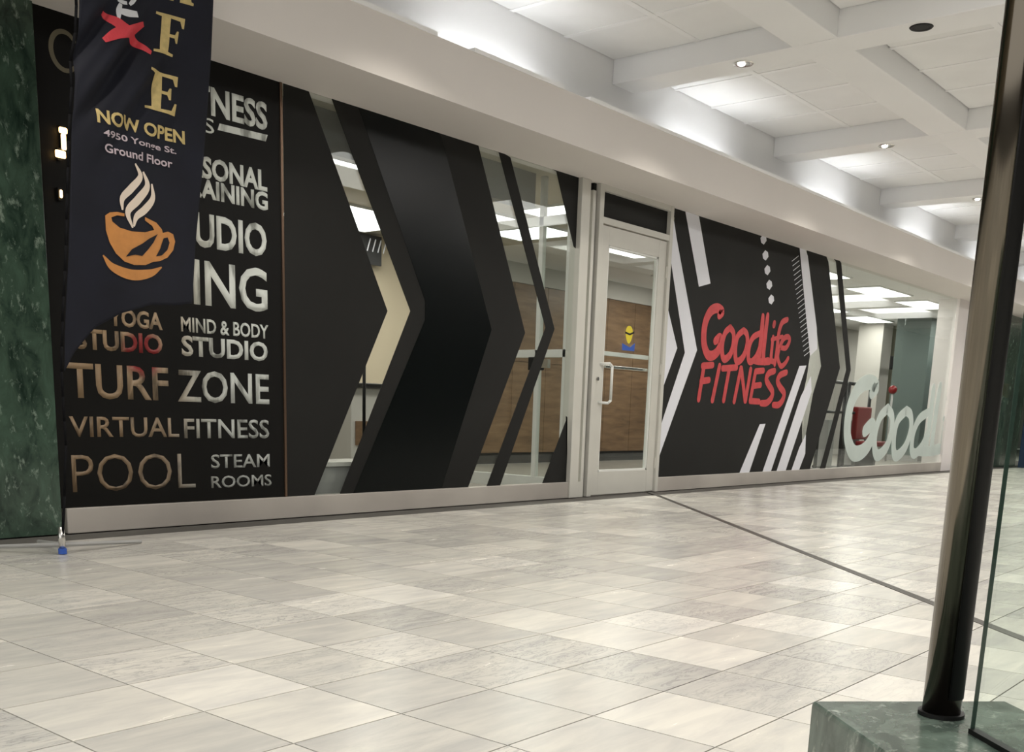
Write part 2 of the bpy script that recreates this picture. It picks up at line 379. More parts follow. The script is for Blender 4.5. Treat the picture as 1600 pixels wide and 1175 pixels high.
# ceiling boards and their grid
rows = [(3.955, BYC, 2), (1.95, 3.60, 2), (.2, 1.95, 2), (-1.75, -.15, 2)]
nsin = 0; stuffbm = bmesh.new()
me_ct = {}
for i in range(len(BX)-1):
    xa, xb = BX[i]+BW, BX[i+1]; n = 4; w = (xb-xa)/n
    for (ya, yb, m_) in rows:
        h = (yb-ya)/m_
        for a in range(n):
            for b in range(m_):
                x, y = xa+a*w, ya+b*h; g = .011
                if 2 < x < 24 and y > 1.9:
                    key = (round(w, 3), round(h, 3))
                    if key not in me_ct:
                        q = bmesh.new(); bm_box(q, (g, g, 0), (w-g, h-g, .02)); me2 = bpy.data.meshes.new('ceiling_board'); bmesh.ops.recalc_face_normals(q, faces=q.faces); q.to_mesh(me2); q.free(); me2.materials.append(M['tile_c']); me_ct[key] = me2
                    o = bpy.data.objects.new('ceiling_board', me_ct[key]); COL.objects.link(o); o.location = (x, y, ZC+.006); o.parent = ceiling
                else: bm_box(stuffbm, (x+g, y+g, ZC+.006), (x+w-g, y+h-g, ZC+.026))
    for (ya, yb, m_) in rows:
        if 2 < xa < 22 and ya > 1.9:
            y = (ya+yb)/2; lst = [((xa, y-.026, ZC+.0005), (xb, y+.026, ZC+.009))]+[((xa+w*a-.024, ya, ZC+.0015), (xa+w*a+.024, yb, ZC+.0078)) for a in (1, 2, 3)]
            boxes('grid_bar', lst, M['ceil'], ceiling)
tag(fin('distant_ceiling_board', stuffbm, M['tile_c'], ceiling), kind='stuff')

# ================================================================== COVE TUBES
def cove_tube(x, lab):
    r = empty('cove_light'); tag(r, lab, 'light', 'fluorescent strip lights hidden in the cove above the fascia')
    box('housing', (x, 5.36, FZ-.078), (x+1.22, 5.43, FZ-.045), M['ceil'], r)
    bm = bmesh.new(); cyl(bm, Vector((x+.02, 5.395, FZ-.028)), Vector((x+1.2, 5.395, FZ-.028)), .014, n=10); fin('tube', bm, M['tube'], r, smooth=True)
CL = ['left of the green pillar, outside the frame', 'above the feather flag', 'above the word board', 'just past the nearest ceiling beam, above the door', 'past the second ceiling beam', 'past the third ceiling beam', 'past the fourth beam, behind the steel post', 'past the fifth beam, far down the mall', 'past the sixth beam, far down the mall', 'at the seventh beam, almost at the end', 'last in the row']
for k, x in enumerate([-.4+3.035*q for q in range(0, 10)]+[26.9]):
    cove_tube(x-.05, 'cove strip light '+CL[k])

# ================================================================== DOWNLIGHTS
def downlight(p, lab, on=True):
    r = empty('downlight'); tag(r, lab, 'light')
    bm = bmesh.new(); n = 24; R0, R1 = .062, .082
    for ring in range(1):
        a = [bm.verts.new((p.x+math.cos(t)*R1, p.y+math.sin(t)*R1, p.z-.001)) for t in [2*math.pi*i/n for i in range(n)]]
        b = [bm.verts.new((p.x+math.cos(t)*(R1-.006), p.y+math.sin(t)*(R1-.006), p.z-.007)) for t in [2*math.pi*i/n for i in range(n)]]
        c = [bm.verts.new((p.x+math.cos(t)*R0, p.y+math.sin(t)*R0, p.z-.005)) for t in [2*math.pi*i/n for i in range(n)]]
        d = [bm.verts.new((p.x+math.cos(t)*(R0-.012), p.y+math.sin(t)*(R0-.012), p.z-.001)) for t in [2*math.pi*i/n for i in range(n)]]
        for i in range(n):
            j = (i+1) % n
            for A, B in ((a, b), (b, c), (c, d)): bm.faces.new([A[i], A[j], B[j], B[i]])
    fin('trim_ring', bm, M['chrome'] if on else M['black'], r, smooth=True)
    bm = bmesh.new(); cyl(bm, Vector((p.x, p.y, p.z-.0008)), Vector((p.x, p.y, p.z-.003)), .052, n=24); fin('reflector_cup', bm, M['black'] if not on else M['gymgrey'], r)
    if on:
        bm = bmesh.new(); bmesh.ops.create_uvsphere(bm, u_segments=16, v_segments=8, radius=.03, matrix=Matrix.Translation(Vector((p.x-.012, p.y+.01, p.z-.006))) @ Matrix.Diagonal((1, 1, .5, 1))); fin('bulb', bm, M['bulb'], r, smooth=True)
        l = bpy.data.lights.new('downlight_beam', 'SPOT'); l.energy = 95; l.color = (1, .94, .85); l.spot_size = math.radians(120); l.spot_blend = .8; l.shadow_soft_size = .05
        lo = bpy.data.objects.new('downlight_beam', l); COL.objects.link(lo); lo.location = (p.x, p.y, p.z-.05)
for x, lab in ((4.98, 'lit round downlight in the beam nearest the camera, just above the frame'), (8.0, 'lit round chrome downlight in the nearest cross beam of the ceiling'), (11.06, 'lit round downlight in the second cross beam from the camera'),
               (14.16, 'lit round downlight in the third cross beam, near the steel post'), (17.2, 'lit round downlight in the fourth cross beam, behind the steel post'), (20.2, 'lit round downlight in the fifth cross beam, far down the mall'), (1.95, 'lit round downlight in the beam above the flag')):
    y = 4.43
    downlight(Vector((x, y, ZB)), lab)
downlight(Vector((7.99, 3.03, ZB)), 'dark unlit round fitting in the nearest ceiling beam', False)
for x in (4.98, 11.06, 14.16, 17.2, 1.9):
    for y in (.9, -2.2): 
        l = bpy.data.lights.new('downlight_beam', 'SPOT'); l.energy = 95; l.color = (1, .94, .85); l.spot_size = math.radians(120); l.spot_blend = .8; l.shadow_soft_size = .05
        lo = bpy.data.objects.new('downlight_beam', l); COL.objects.link(lo); lo.location = (x, y, ZB-.05)

# ================================================================== GREEN MARBLE PILLARS
def pillar(x0, x1, y0, lab):
    r = empty('marble_pillar'); tag(r, lab, 'pillar')
    box('marble_slab', (x0, y0, .001), (x1, y0+.5, SZ-.001), M['green'], r, bevel=.003)
    box('marble_core', (x0+.03, y0+.5, .001), (x1-.03, y0+.56, SZ-.001), M['dark'], r)
    return r
pillar(1.4, 2.955, 5.88, 'dark green marble pillar left of the black storefront, beside the flag')
pillar(21.2, 23.0, 5.86, 'far green marble pillar seen past the steel post on the right')

# ================================================================== STOREFRONT
GT = .01
w1 = tag(empty('window_1'), 'black-filmed storefront glass left of the door with clear chevrons', kind='structure')
xs = onY(441, 400, WY).x; xp = 7.87
for a, b in ((2.96, xs-.006), (xs+.006, xp)): box('glass_pane', (a, WY, KZ), (b, WY+GT, SZ), M['glass'], w1)
box('joint_strip', (xs-.009, WY-.012, KZ), (xs+.009, WY+.012, SZ), M['bronze'], w1)['label'] = 'thin bronze strip between the panes'
cz = (KZ, SZ)
FT = .004
def film(pix, m='film', par=None, lab=None, dy=0, th=FT, name='black_film'):
    o = sheet(name, pix, WY-.0005-dy, th, M[m] if isinstance(m, str) else m, par or w1, cz)
    if lab: o['label'] = lab
    return o
box('black_film', (2.958, WY-.0045, KZ), (xs-.011, WY-.0005, SZ), M['film_letter'], w1)['label'] = 'black film carrying the list of words'
film([(442, 100), (478, 100), (482, 136), (605, 486), (491, 775), (490, 790), (447, 790)])
film([(518, 130), (641, 486), (531, 773), (530, 790), (730, 780), (731, 763), (820, 520), (747, 226), (742, 190)], lab='wide black chevron')
film([(560, 160), (664, 470), (664, 500), (552, 773), (551, 790), (682, 780), (690, 763), (768, 515), (690, 214), (684, 180)], 'film_gloss', dy=.0045, th=.0015, lab='glossier inner chevron')
film([(772, 200), (779, 238), (852, 512), (760, 762), (757, 790), (778, 790), (781, 760), (866, 514), (797, 246), (790, 200)], lab='thin black chevron')
film([(864, 240), (869, 268), (896, 385), (899, 388), (904, 270), (904, 240)])
film([(886, 652), (847, 757), (845, 790), (884, 790), (884, 650)])

# words on the board
def word(s, p0, p1, vis=None, bold=.02): return lettering('lettering', s, p0, p1, WY-.0045, .0018, M['letter'], w1, vis, bold, 'pale lettering reading '+s)
word('FITNESS', (330, 181), (417, 161), 'NESS', .03)
word('S', (318, 206), (334, 187), None, .0)
o = sheet('underline', [(343, 193), (418, 211), (415, 221), (340, 203)], WY-.0045, .0018, M['letter'], w1); o['label'] = 'pale underline bar'
word('PERSONAL', (316, 278), (417, 267), 'SONAL', .035)
word('TRAINING', (314, 309), (418, 301), 'AINING', .035)
word('STUDIO', (305, 385), (416, 351), 'UDIO', .03)
word('ING', (303, 476), (417, 421), None, .02)
word('YOGA', (170, 509), (253, 489), None, .03)
word('STUDIO', (118, 545), (253, 523), None, .03)
word('MIND & BODY', (283, 518), (419, 508), None, .02)
word('STUDIO', (284, 556), (418, 535), None, .03)
word('TURF', (105, 622), (262, 575), None, .015)
word('ZONE', (278, 628), (420, 585), None, .015)
word('VIRTUAL', (109, 683), (279, 653), None, .012)
word('FITNESS', (288, 685), (420, 656), None, .012)
word('POOL', (114, 770), (304, 708), None, -.008)
word('STEAM', (330, 732), (421, 709), None, .012)
word('ROOMS', (330, 763), (424, 741), None, .012)
# round gold C mark and glowing blocks imitating warm glints in the glass
bm = bmesh.new(); cpt = onY(101, 80, WY-.005); rr = .078
stroke(bm, [cpt+Vector((math.cos(t)*rr, 0, math.sin(t)*rr*1.25)) for t in [math.radians(a) for a in range(40, 321, 28)]], .026, .002, .6)
fin('gold_letter', bm, mat('dull_gold_print', (.16, .14, .09), .6), w1)['label'] = 'dull gold letter C'
for q, s in (((98, 204), (.024, .016)), ((99, 222), (.014, .042)), ((94, 241), (.030, .020)), ((95, 303), (.008, .022))):
    p = onY(*q, WY+.7); r = empty('warm_glint')
    tag(r, {204: 'upper imitated warm glint at the dark window edge beside the flag', 222: 'narrow bright imitated glint just above the lowest bright one beside the flag', 241: 'lowest bright imitated warm glint beside the flag', 303: 'faint amber imitated glint below the bright ones beside the flag'}[q[1]], 'glint')
    p = onY(*q, WY-.03)
    box('glint_block', (p.x-s[0], p.y-.012, p.z-s[1]), (p.x+s[0], p.y+.004, p.z+s[1]), M['warm'], r, bevel=.008)
    box('back_plate', (p.x-.012, p.y+.004, p.z-s[1]-.012), (p.x+.012, WY-.0046, p.z+s[1]+.012), M['black'], r)

# kick board
kb = tag(box('baseboard_left', (2.99, WY-.035, 0), (xp, WY+.05, KZ), M['kick'], bevel=.004), kind='structure')
tag(box('baseboard_right', (9.40, WY-.035, 0), (19.3, WY+.05, KZ), M['kick'], bevel=.004), kind='structure')

# ---- door frame, side light, door
d1 = tag(empty('door_1'), 'pale metal framed glass entrance door', kind='structure')
FR = M['frame']
def xat(px): return onY(px, 600, WY).x
xA, xB, xC, xD, xE = xp, 8.03, 8.10, 8.20, 9.42
box('frame_post', (xA, WY-.05, 0), (xB-.03, WY+.07, SZ), FR, d1, bevel=.004)
box('frame_post', (xB+.035, WY-.03, KZ), (xC+.01, WY+.05, SZ-.07), FR, d1, bevel=.003)
box('glass_pane', (xB-.03, WY, .1), (xB+.035, WY+GT, SZ), M['glass'], d1)
box('kick_plate', (xB-.03, WY-.03, 0), (xC+.01, WY+.05, KZ), FR, d1)
box('dark_reveal', (xC+.01, WY, 0), (xC+.05, WY+.06, SZ), M['black'], d1)
box('frame_post', (xC+.05, WY-.05, 0), (xC+.115, WY+.07, SZ), FR, d1, bevel=.004)
box('frame_post', (xE-.055, WY-.05, 0), (xE, WY+.07, SZ), FR, d1, bevel=.004)
zt = onY(990, 352, WY).z     # top of leaf
ztop = SZ
xl, xr = xC+.115, xE-.055
hz0, hz1 = 2.545, 2.80
box('frame_head', (xl, WY-.045, hz1-.02), (xr, WY+.07, SZ), FR, d1)
box('frame_transom', (xl, WY-.045, hz0-.045), (xr, WY+.07, hz0+.01), FR, d1)
box('transom_panel', (xl, WY-.005, hz0), (xr, WY+.01, hz1), M['film'], d1)
# leaf
leaf0, leaf1, lt = xl+.006, xr-.006, hz0-.055
ST = .135
gb, gt_ = onY(960, 736, WY).z, onY(957, 380, WY).z-.03
box('leaf_stile', (leaf0, WY-.025, .012), (leaf0+ST, WY+.025, lt), FR, d1, bevel=.003)
box('leaf_stile', (leaf1-ST, WY-.025, .012), (leaf1, WY+.025, lt), FR, d1, bevel=.003)
box('leaf_rail', (leaf0+ST, WY-.024, .012), (leaf1-ST, WY+.024, gb), FR, d1)
box('leaf_rail', (leaf0+ST, WY-.024, gt_), (leaf1-ST, WY+.024, lt), FR, d1)
box('leaf_glass', (leaf0+ST, WY-.005, gb), (leaf1-ST, WY+.005, gt_), M['glass'], d1)
bd = [((leaf0+ST, WY-.017, gb), (leaf0+ST+.018, WY+.017, gt_)), ((leaf1-ST-.018, WY-.017, gb), (leaf1-ST, WY+.017, gt_)), ((leaf0+ST, WY-.017, gt_-.018), (leaf1-ST, WY+.017, gt_)), ((leaf0+ST, WY-.017, gb), (leaf1-ST, WY+.017, gb+.018))]
boxes('glazing_bead', bd, M['wframe'], d1)
zp1 = onY(960, 553, WY).z
box('push_bar', (leaf0+ST, WY+.03, zp1-.02), (leaf1-ST, WY+.06, zp1+.02), M['wframe'], d1, bevel=.004)
zp2 = onY(980, 575, WY).z
box('panic_bar', (leaf0+ST+.12, WY+.03, zp2-.015), (leaf1-ST, WY+.055, zp2+.012), M['chrome'], d1, bevel=.004)
# pull handle
h0, h1 = onY(944, 569, WY-.02), onY(942, 629, WY-.02); hx = leaf0+ST*.62; zt1, zb1 = h0.z, h1.z
tube('door_handle', [(hx, WY-.02, zt1), (hx+.07, WY-.085, zt1+.005), (hx+.10, WY-.095, zt1-.02), (hx+.10, WY-.095, zb1+.02), (hx+.07, WY-.085, zb1-.005), (hx, WY-.02, zb1)], .013, M['wframe'], d1)
bm = bmesh.new(); q = onY(932, 592, WY-.025); cyl(bm, q, q-Vector((0, .02, 0)), .018, n=16); fin('lock_cylinder', bm, M['chrome'], d1, smooth=False)
for z in (2.2, 1.25, .3):
    bm = bmesh.new(); cyl(bm, Vector((leaf1+.004, WY-.032, z-.055)), Vector((leaf1+.004, WY-.032, z+.055)), .011, n=10); fin('hinge', bm, FR, d1)
# small yellow and blue sticker on the door glass
bm = bmesh.new(); c0 = onY(983, 523, WY-.008)
prism(bm, [c0+Vector((.060*math.cos(t)+.008*math.sin(2*t), 0, .085*math.sin(t))) for t in [2*math.pi*i/18 for i in range(18)]], Vector((0, -.001, 0)))
st = fin('sticker', bm, M['yellow'], d1); st['label'] = 'yellow sticker with a blue lower edge'
bm = bmesh.new(); prism(bm, [onY(x, y, WY-.0095) for x, y in ((972, 536), (972, 547), (991, 549), (992, 536), (984, 543))], Vector((0, -.001, 0))); fin('sticker_base', bm, M['blue'], st)
bm = bmesh.new(); prism(bm, [onY(x, y, WY-.0095) for x, y in ((977, 518), (984, 521), (991, 518), (991, 521), (984, 524), (977, 521))], Vector((0, -.001, 0))); fin('sticker_mark', bm, M['black'], st)

# ---- filmed glass right of the door
w2_ = tag(empty('window_2'), 'black-filmed storefront glass right of the door with white stripes and red lettering', kind='structure')
xR = onY(1316, 500, WY).x
for a, b in ((xE, 13.1), (13.112, xR)): box('glass_pane', (a, WY, KZ), (b, WY+GT, SZ), M['glass'], w2_)
def f2(pix, m='film', lab=None, dy=0, name='black_film', th=FT): return film(pix, m, w2_, lab, dy, th, name)
f2([(1030, 280), (1249, 370), (1251, 388), (1265, 556), (1260, 590), (1253, 622), (1253, 700), (1247, 755), (1000, 775), (1020, 740), (1054, 340)], lab='large black film behind the red words')
cl = bpy.data.objects[[o.name for o in w2_.children][-1]]
f2([(1261, 385), (1283, 572), (1270, 616), (1249, 736), (1248, 760), (1263, 758), (1265, 734), (1312, 575), (1294, 409), (1292, 390)], lab='narrow black chevron')
f2([(1304, 395), (1306, 409), (1322, 578), (1281, 735), (1279, 760), (1286, 760), (1289, 733), (1329, 578), (1314, 411), (1313, 395)], lab='thinnest black chevron')
def wf(pix, lab=None): return f2(pix, 'white_film', lab, .0048, 'white_stripe', .0015)
jx = 9.425
def pl(pix):
    bm = bmesh.new(); pts = [onY(x, y, WY-.0053) for x, y in pix]
    for p in pts: p.x = max(p.x, jx); p.z = min(max(p.z, KZ), SZ)
    prism(bm, pts, Vector((0, -.0015, 0))); return fin('white_stripe', bm, M['white_film'], w2_)
pl([(1053, 345), (1057, 372), (1089, 547), (1024, 728), (1020, 735), (1024, 680), (1070, 551), (1047, 400), (1047, 360)])['label'] = 'long white chevron'
pl([(1040, 468), (1058, 544), (1032, 616), (1030, 570), (1040, 551), (1036, 520)])['label'] = 'short white chevron beside the door'
pl([(1068, 318), (1090, 325), (1092, 338), (1110, 443), (1092, 448), (1071, 329)])['label'] = 'short slanting white stripe'
pl([(1187, 663), (1196, 662), (1170, 744), (1168, 750), (1153, 750), (1155, 744)])
pl([(1249, 572), (1260, 571), (1204, 742), (1203, 750), (1189, 750), (1191, 742)])
pl([(1267, 588), (1268, 612), (1227, 741), (1226, 750), (1211, 750), (1213, 741), (1251, 620)])
pl([(1259, 679), (1258, 709), (1248, 740), (1247, 750), (1234, 750), (1236, 741), (1249, 699)])
pl([(1250, 380), (1259, 383), (1262, 400), (1276, 512), (1277, 545), (1266, 556), (1260, 500)])['label'] = 'white stripe along the dashes'
for (x, y) in ((1193, 374), (1196, 399), (1199, 422), (1202, 445), (1205, 468)):
    c0 = onY(x, y, WY-.0053); bm = bmesh.new(); a, b = .075, .055
    prism(bm, [c0+Vector(v) for v in ((-a*.7, 0, -b*.75), (a*.2, 0, -b), (a, 0, -b*.1), (a*.7, 0, b*.75), (-a*.2, 0, b), (-a, 0, b*.1))], Vector((0, -.0015, 0))); fin('white_dot', bm, M['white_film'], w2_)
for i in range(21):
    t = i/20; x = 1243+19*t; y = 404+148*t; wdt = 9
    bm = bmesh.new(); q = [onY(x-wdt/2-1, y+4, WY-.0053), onY(x+wdt/2, y-4, WY-.0053)]; stroke(bm, q, .011, .0015, .7, False); fin('white_dash', bm, M['white_film'], w2_)

LOGO = [(55, [(285, 150), (315, 110), (265, 75), (200, 105), (150, 200), (128, 330), (132, 450), (165, 545), (212, 560), (265, 520), (300, 440), (292, 375), (245, 410)]),
        (42, [(400, 270), (345, 330), (315, 450), (318, 560), (345, 595), (400, 540), (430, 430), (430, 330), (395, 270)]),
        (42, [(535, 300), (475, 360), (450, 470), (452, 590), (480, 618), (535, 560), (570, 440), (565, 340), (530, 300)]),
        (40, [(700, 330), (630, 375), (590, 470), (582, 590), (610, 622), (660, 570), (700, 470)]),
        (48, [(730, 160), (715, 350), (690, 590)]),
        (46, [(780, 150), (755, 350), (735, 600), (790, 610)]),
        (40, [(630, 610), (700, 620), (800, 625)]),
        (36, [(835, 370), (822, 480), (815, 600), (850, 625)]), (46, [(848, 228), (842, 250)]),
        (38, [(980, 190), (925, 225), (892, 330), (875, 480), (850, 650)]), (30, [(820, 395), (930, 365)]),
        (34, [(905, 475), (965, 480), (1003, 405), (985, 368), (940, 390), (900, 480), (882, 580), (912, 665), (955, 640), (988, 585)])]
FITS = [[(130, 660), (75, 1005)], [(115, 665), (218, 655)], [(100, 820), (180, 808)], [(288, 665), (215, 1015)], [(320, 690), (460, 680)], [(388, 690), (330, 1015)],
        [(505, 690), (437, 1025)], [(510, 690), (548, 1020)], [(605, 700), (552, 1020)], [(655, 720), (600, 1020)], [(655, 720), (735, 712)], [(630, 870), (705, 858)], [(600, 1022), (690, 1028)],
        [(850, 715), (790, 740), (765, 800), (790, 860), (825, 920), (818, 985), (770, 1040), (710, 1045)], [(970, 730), (905, 760), (880, 820), (905, 880), (945, 940), (932, 1010), (890, 1060), (835, 1062)]]
S = 170/1110
def lp(x, y, Y=WY-.0055): return onY(1080+x*S, 470+y*S, Y)
# one object per word of the red sign: letters are merged by hand-drawn strokes
pxm = (lp(600, 500)-lp(590, 500)).x/10
def logo_word(strokes, w=None, lab=None):
    bm = bmesh.new()
    for i, s in enumerate(strokes):
        if w: ww, pts = w, s
        else: ww, pts = s
        stroke(bm, [lp(*p) for p in pts], ww*pxm*.84, .002+.00005*i, .8, len(pts) > 2, dy=-.0001*(i % 5))
    o = fin('red_lettering', bm, M['red_film'], w2_); o['label'] = lab
logo_word(LOGO, None, 'red script lettering reading GoodLife')
logo_word(FITS, 44, 'red hand-painted lettering reading FITNESS')

# ---- clear gym glass with frosted words
w3 = tag(empty('window_3'), 'clear gym storefront glass with large frosted script letters', kind='structure')
xg = 18.45
for a, b in ((xR, 16.2), (16.21, xg)): box('glass_pane', (a, WY, KZ), (b, WY+GT, SZ), M['glass'], w3)
gl0 = onY(1319, 652, WY).x; gz1, gz0 = onY(1340, 590, WY).z, onY(1340, 712, WY).z
l0, l1 = lp(105, 300), lp(760, 300); lz1, lz0 = lp(250, 50).z, lp(230, 580).z
kx = (onY(1462, 650, WY).x-gl0)/(l1.x-l0.x); kz = (gz1-gz0)/(lz1-lz0)
bm = bmesh.new()
for i, (ww, pts) in enumerate(LOGO):
    P = []
    for p in pts:
        q = lp(*p); P.append(Vector((gl0+(q.x-l0.x)*kx, WY-.0012, gz0+(q.z-lz0)*kz)))
    stroke(bm, P, ww*pxm*(kx*.5+kz*.5)*.78, .0012+.00005*i, .8, len(P) > 2, dy=-.0001*(i % 5))
o = fin('frosted_lettering', bm, M['frost'], w3); o['label'] = 'large frosted script lettering reading GoodLife'
# white pier at the end of the unit and shops beyond
tag(box('wall_pier', (18.46, WY-.04, .0), (19.35, WY+.3, SZ), subtle('pinkish_white_paint', (.78, .74, .73), .6, .03, 2)), kind='structure')
w4 = tag(empty('window_4'), 'far shop window beyond the gym', kind='structure')
box('glass_pane', (19.36, WY, .1), (21.19, WY+GT, SZ), M['glass'], w4); box('sill', (19.36, WY-.03, 0), (21.19, WY+.05, .1), M['kick'], w4)
w5 = tag(empty('window_5'), 'farthest shop window past the second pillar', kind='structure')
for k in range(6): box('glass_pane', (23.01+k*2.8, WY, .1), (25.8+k*2.8, WY+GT, SZ), M['glass'], w5)
box('sill', (23.01, WY-.03, 0), (39.9, WY+.05, .1), M['kick'], w5)

# ================================================================== INTERIOR behind the glass
ic = tag(box('ceiling_interior', (1.5, 6.03, 2.90), (10.9, 10.3, 2.95), M['tan_ceiling']), kind='structure')
tag(box('ceiling_gym', (10.9, 6.03, 2.90), (39.9, 10.3, 2.95), M['tile_c']), kind='structure')
tag(box('wall_gym', (16.3, 10.22, 0), (39.9, 10.29, 2.9), M['greywall']), kind='structure')
tag(box('wall_lobby', (1.5, 6.0, 0), (1.6, 10.3, 2.9), M['greywall']), kind='structure')
# wood panelled wall: separate panels
wr = tag(box('wall_wood', (10.55, 10.24, 0), (16.2, 10.3, 2.9), M['wood']), kind='structure')
for k in range(7): 
    x = 10.56+k*.80
    for z0, z1 in ((.16, 1.5), (1.508, 2.62)): box('wood_panel', (x, 10.222, z0), (x+.792, 10.239, z1), M['wood'], wr)
box('wall_base', (10.56, 10.20, 0), (16.18, 10.24, .155), M['black'], wr)
box('wall_top_band', (10.56, 10.20, 2.625), (16.18, 10.24, 2.9), M['greywall'], wr)
# partition between lobby / gym
tag(box('wall_partition', (16.2, 7.4, 0), (16.3, 10.3, 2.9), M['greywall']), kind='structure')
# header just inside the glass
tag(box('trim_3', (2.0, 6.35, 2.60), (7.8, 6.45, 2.9), M['gymgrey']), kind='structure')

def panel_light(x0, x1, y0, y1, z, lab, power=22):
    r = empty('panel_light'); tag(r, lab, 'light'); g = .02
    box('diffuser', (x0+g, y0+g, z-.018), (x1-g, y1-g, z-.006), M['panel_light'], r)
    boxes('light_frame', [((x0, y0, z-.022), (x0+g, y1, z)), ((x1-g, y0, z-.022), (x1, y1, z)), ((x0+g, y0, z-.022), (x1-g, y0+g, z)), ((x0+g, y1-g, z-.022), (x1-g, y1, z))], M['wframe'], r)
    a = area('panel_glow', ((x0+x1)/2, (y0+y1)/2, z-.03), (x1-x0-.1, y1-y0-.1), power, (1, .95, .86))
for (x0, x1, y0, y1, lab) in ((7.75, 9.15, 8.95, 10.15, 'large square ceiling light seen through the first chevron gap'), (6.15, 6.85, 7.1, 7.6, 'small ceiling light near the top of the first chevron gap'), (3.6, 4.8, 7.6, 8.8, 'ceiling light inside the lobby behind the word board'),
                              (9.0, 10.2, 6.8, 7.6, 'ceiling light over the inner side of the entrance door'), (11.3, 12.5, 7.2, 8.4, 'ceiling light behind the red lettered panel'), (8.75, 10.6, 7.9, 8.85, 'broad ceiling light seen through the wide gap left of the door')):
    panel_light(x0, x1, y0, y1, 2.9, lab)
k = 0
for x in (14.2, 16.8, 19.0, 21.4, 24.0, 27.0):
    for y in (6.6, 8.6):
        panel_light(x, x+1.5, y, y+.6, 2.9, 'gym ceiling light %s, %s' % ({14.2: 'nearest the black chevrons', 16.8: 'above the frosted script', 19.0: 'behind the white pier', 21.4: 'behind the far green pillar', 24.0: 'past the far green pillar', 27.0: 'farthest down the mall'}[x], {6.6: 'close to the glass', 8.6: 'near the back wall'}[y]), 26)

# vestibule side screen, running inwards from the door post
vs_ = empty('glass_screen'); tag(vs_, 'white framed glass screen running inwards from the door post', 'partition')
X = 7.93
def ybar(name, z0, z1, y0=6.0, y1=7.35): return box(name, (X-.02, y0, z0), (X+.03, y1, z1), M['wframe'], vs_, bevel=.002)
ybar('top_rail', 2.47, 2.55); ybar('middle_rail', 1.29, 1.36); ybar('bottom_rail', .05, .17)
for y in (6.0, 6.33, 7.30): box('screen_post', (X-.02, y, .17), (X+.03, y+.05, 2.9), M['wframe'], vs_, bevel=.002)
box('screen_glass', (X, 6.05, .17), (X+.008, 7.30, 2.47), M['glass'], vs_)
lk = box('lock_box', (X-.07, 6.26, 1.17), (X-.02, 6.42, 1.29), M['black'], vs_, bevel=.006)
box('lock_bolt', (X-.075, 6.18, 1.19), (X-.03, 6.26, 1.27), M['chrome'], lk)

# lobby furniture seen through the first gap
def mk(q, Y): return onY(*q, Y)
r = empty('reception_desk'); tag(r, 'brown and grey reception desk seen low in the first chevron gap', 'desk')
box('desk_body', (7.7, 8.75, .02), (9.4, 9.35, .98), M['greywall'], r, bevel=.01)
box('desk_top', (7.62, 8.68, .98), (9.48, 9.42, 1.03), M['dark'], r, bevel=.008)
box('desk_panel', (7.76, 8.735, .36), (9.34, 8.75, .62), M['wood'], r)
box('desk_plinth', (7.74, 8.74, 0), (9.36, 9.3, .02), M['black'], r)
r = empty('low_cabinet'); tag(r, 'low pale grey cabinet against the glass at the foot of the first gap', 'cabinet')
box('cabinet_body', (4.75, 6.06, .02), (5.9, 6.4, .34), M['gymgrey'], r, bevel=.006)
box('cabinet_top', (4.73, 6.04, .34), (5.92, 6.42, .37), M['greywall'], r)
for x in (4.8, 5.8): box('cabinet_leg', (x, 6.1, 0), (x+.05, 6.35, .02), M['black'], r)
p = onY(569, 590, 7.6); r = empty('coat_stand'); tag(r, 'thin dark pole stand inside, right of the first gap edge', 'stand')
tube('stand_pole', [(p.x, 7.6, .02), (p.x, 7.6, 1.45)], .016, M['black'], r)
bm = bmesh.new(); cyl(bm, Vector((p.x, 7.6, .002)), Vector((p.x, 7.6, .025)), .15, .12, n=20); fin('stand_base', bm, M['black'], r)
# dark sign with white scribble, above the desk
p0, p1 = onY(572, 366, 10.2), onY(606, 418, 10.2)
r = empty('wall_sign'); tag(r, 'dark hanging sign with white script marks below the large ceiling light', 'sign')
box('sign_board', (p0.x-.25, 10.19, p1.z), (p1.x-.12, 10.235, p0.z), M['gymblack'], r)
bm = bmesh.new(); c0 = onY(586, 384, 10.185)
for k in range(4): stroke(bm, [c0+Vector((-.13+.09*k, 0, -.07)), c0+Vector((-.08+.09*k, 0, .07))], .025, .002, .7, False)
fin('sign_marks', bm, M['white_film'], r)

# gym equipment
def cable_machine(x, y, lab, s=1.0, red=True):
    r = empty('exercise_machine'); tag(r, lab, 'gym machine')
    K = M['gymblack']
    bm = bmesh.new()
    bm.free()
    for dx in (0, .9):
        bm = bmesh.new(); cyl(bm, Vector((x+dx, y, .06)), Vector((x+dx+.12, y+.05, 1.38*s)), .03, n=8); fin('upright', bm, K, r, smooth=True)
    boxes('base_frame', [((x-.1, y-.35, 0.005), (x-.02, y+.45, .07)), ((x+.9, y-.35, 0.005), (x+.98, y+.45, .07)), ((x-.02, y, 0.005), (x+.9, y+.07, .07))], K, r)
    tube('top_bar', [(x+.1, y+.05, 1.38*s), (x+1.05, y+.05, 1.38*s)], .028, K, r)
    tube('side_bar', [(x-.2, y-.1, .92*s), (x+.9, y+.03, .92*s)], .022, K, r)
    box('weight_stack', (x+.32, y-.02, .08), (x+.58, y+.14, .80), M['gymgrey'], r, bevel=.004)
    if red:
        box('seat_pad', (x+.15, y-.45, .40), (x+.75, y-.12, .48), M['gymred'], r, bevel=.02)
        box('back_pad', (x+.15, y-.12, .50), (x+.75, y-.03, 1.02), M['gymred'], r, bevel=.02)
        box('seat_support', (x+.4, y-.36, .07), (x+.48, y-.05, .40), K, r)
    return r
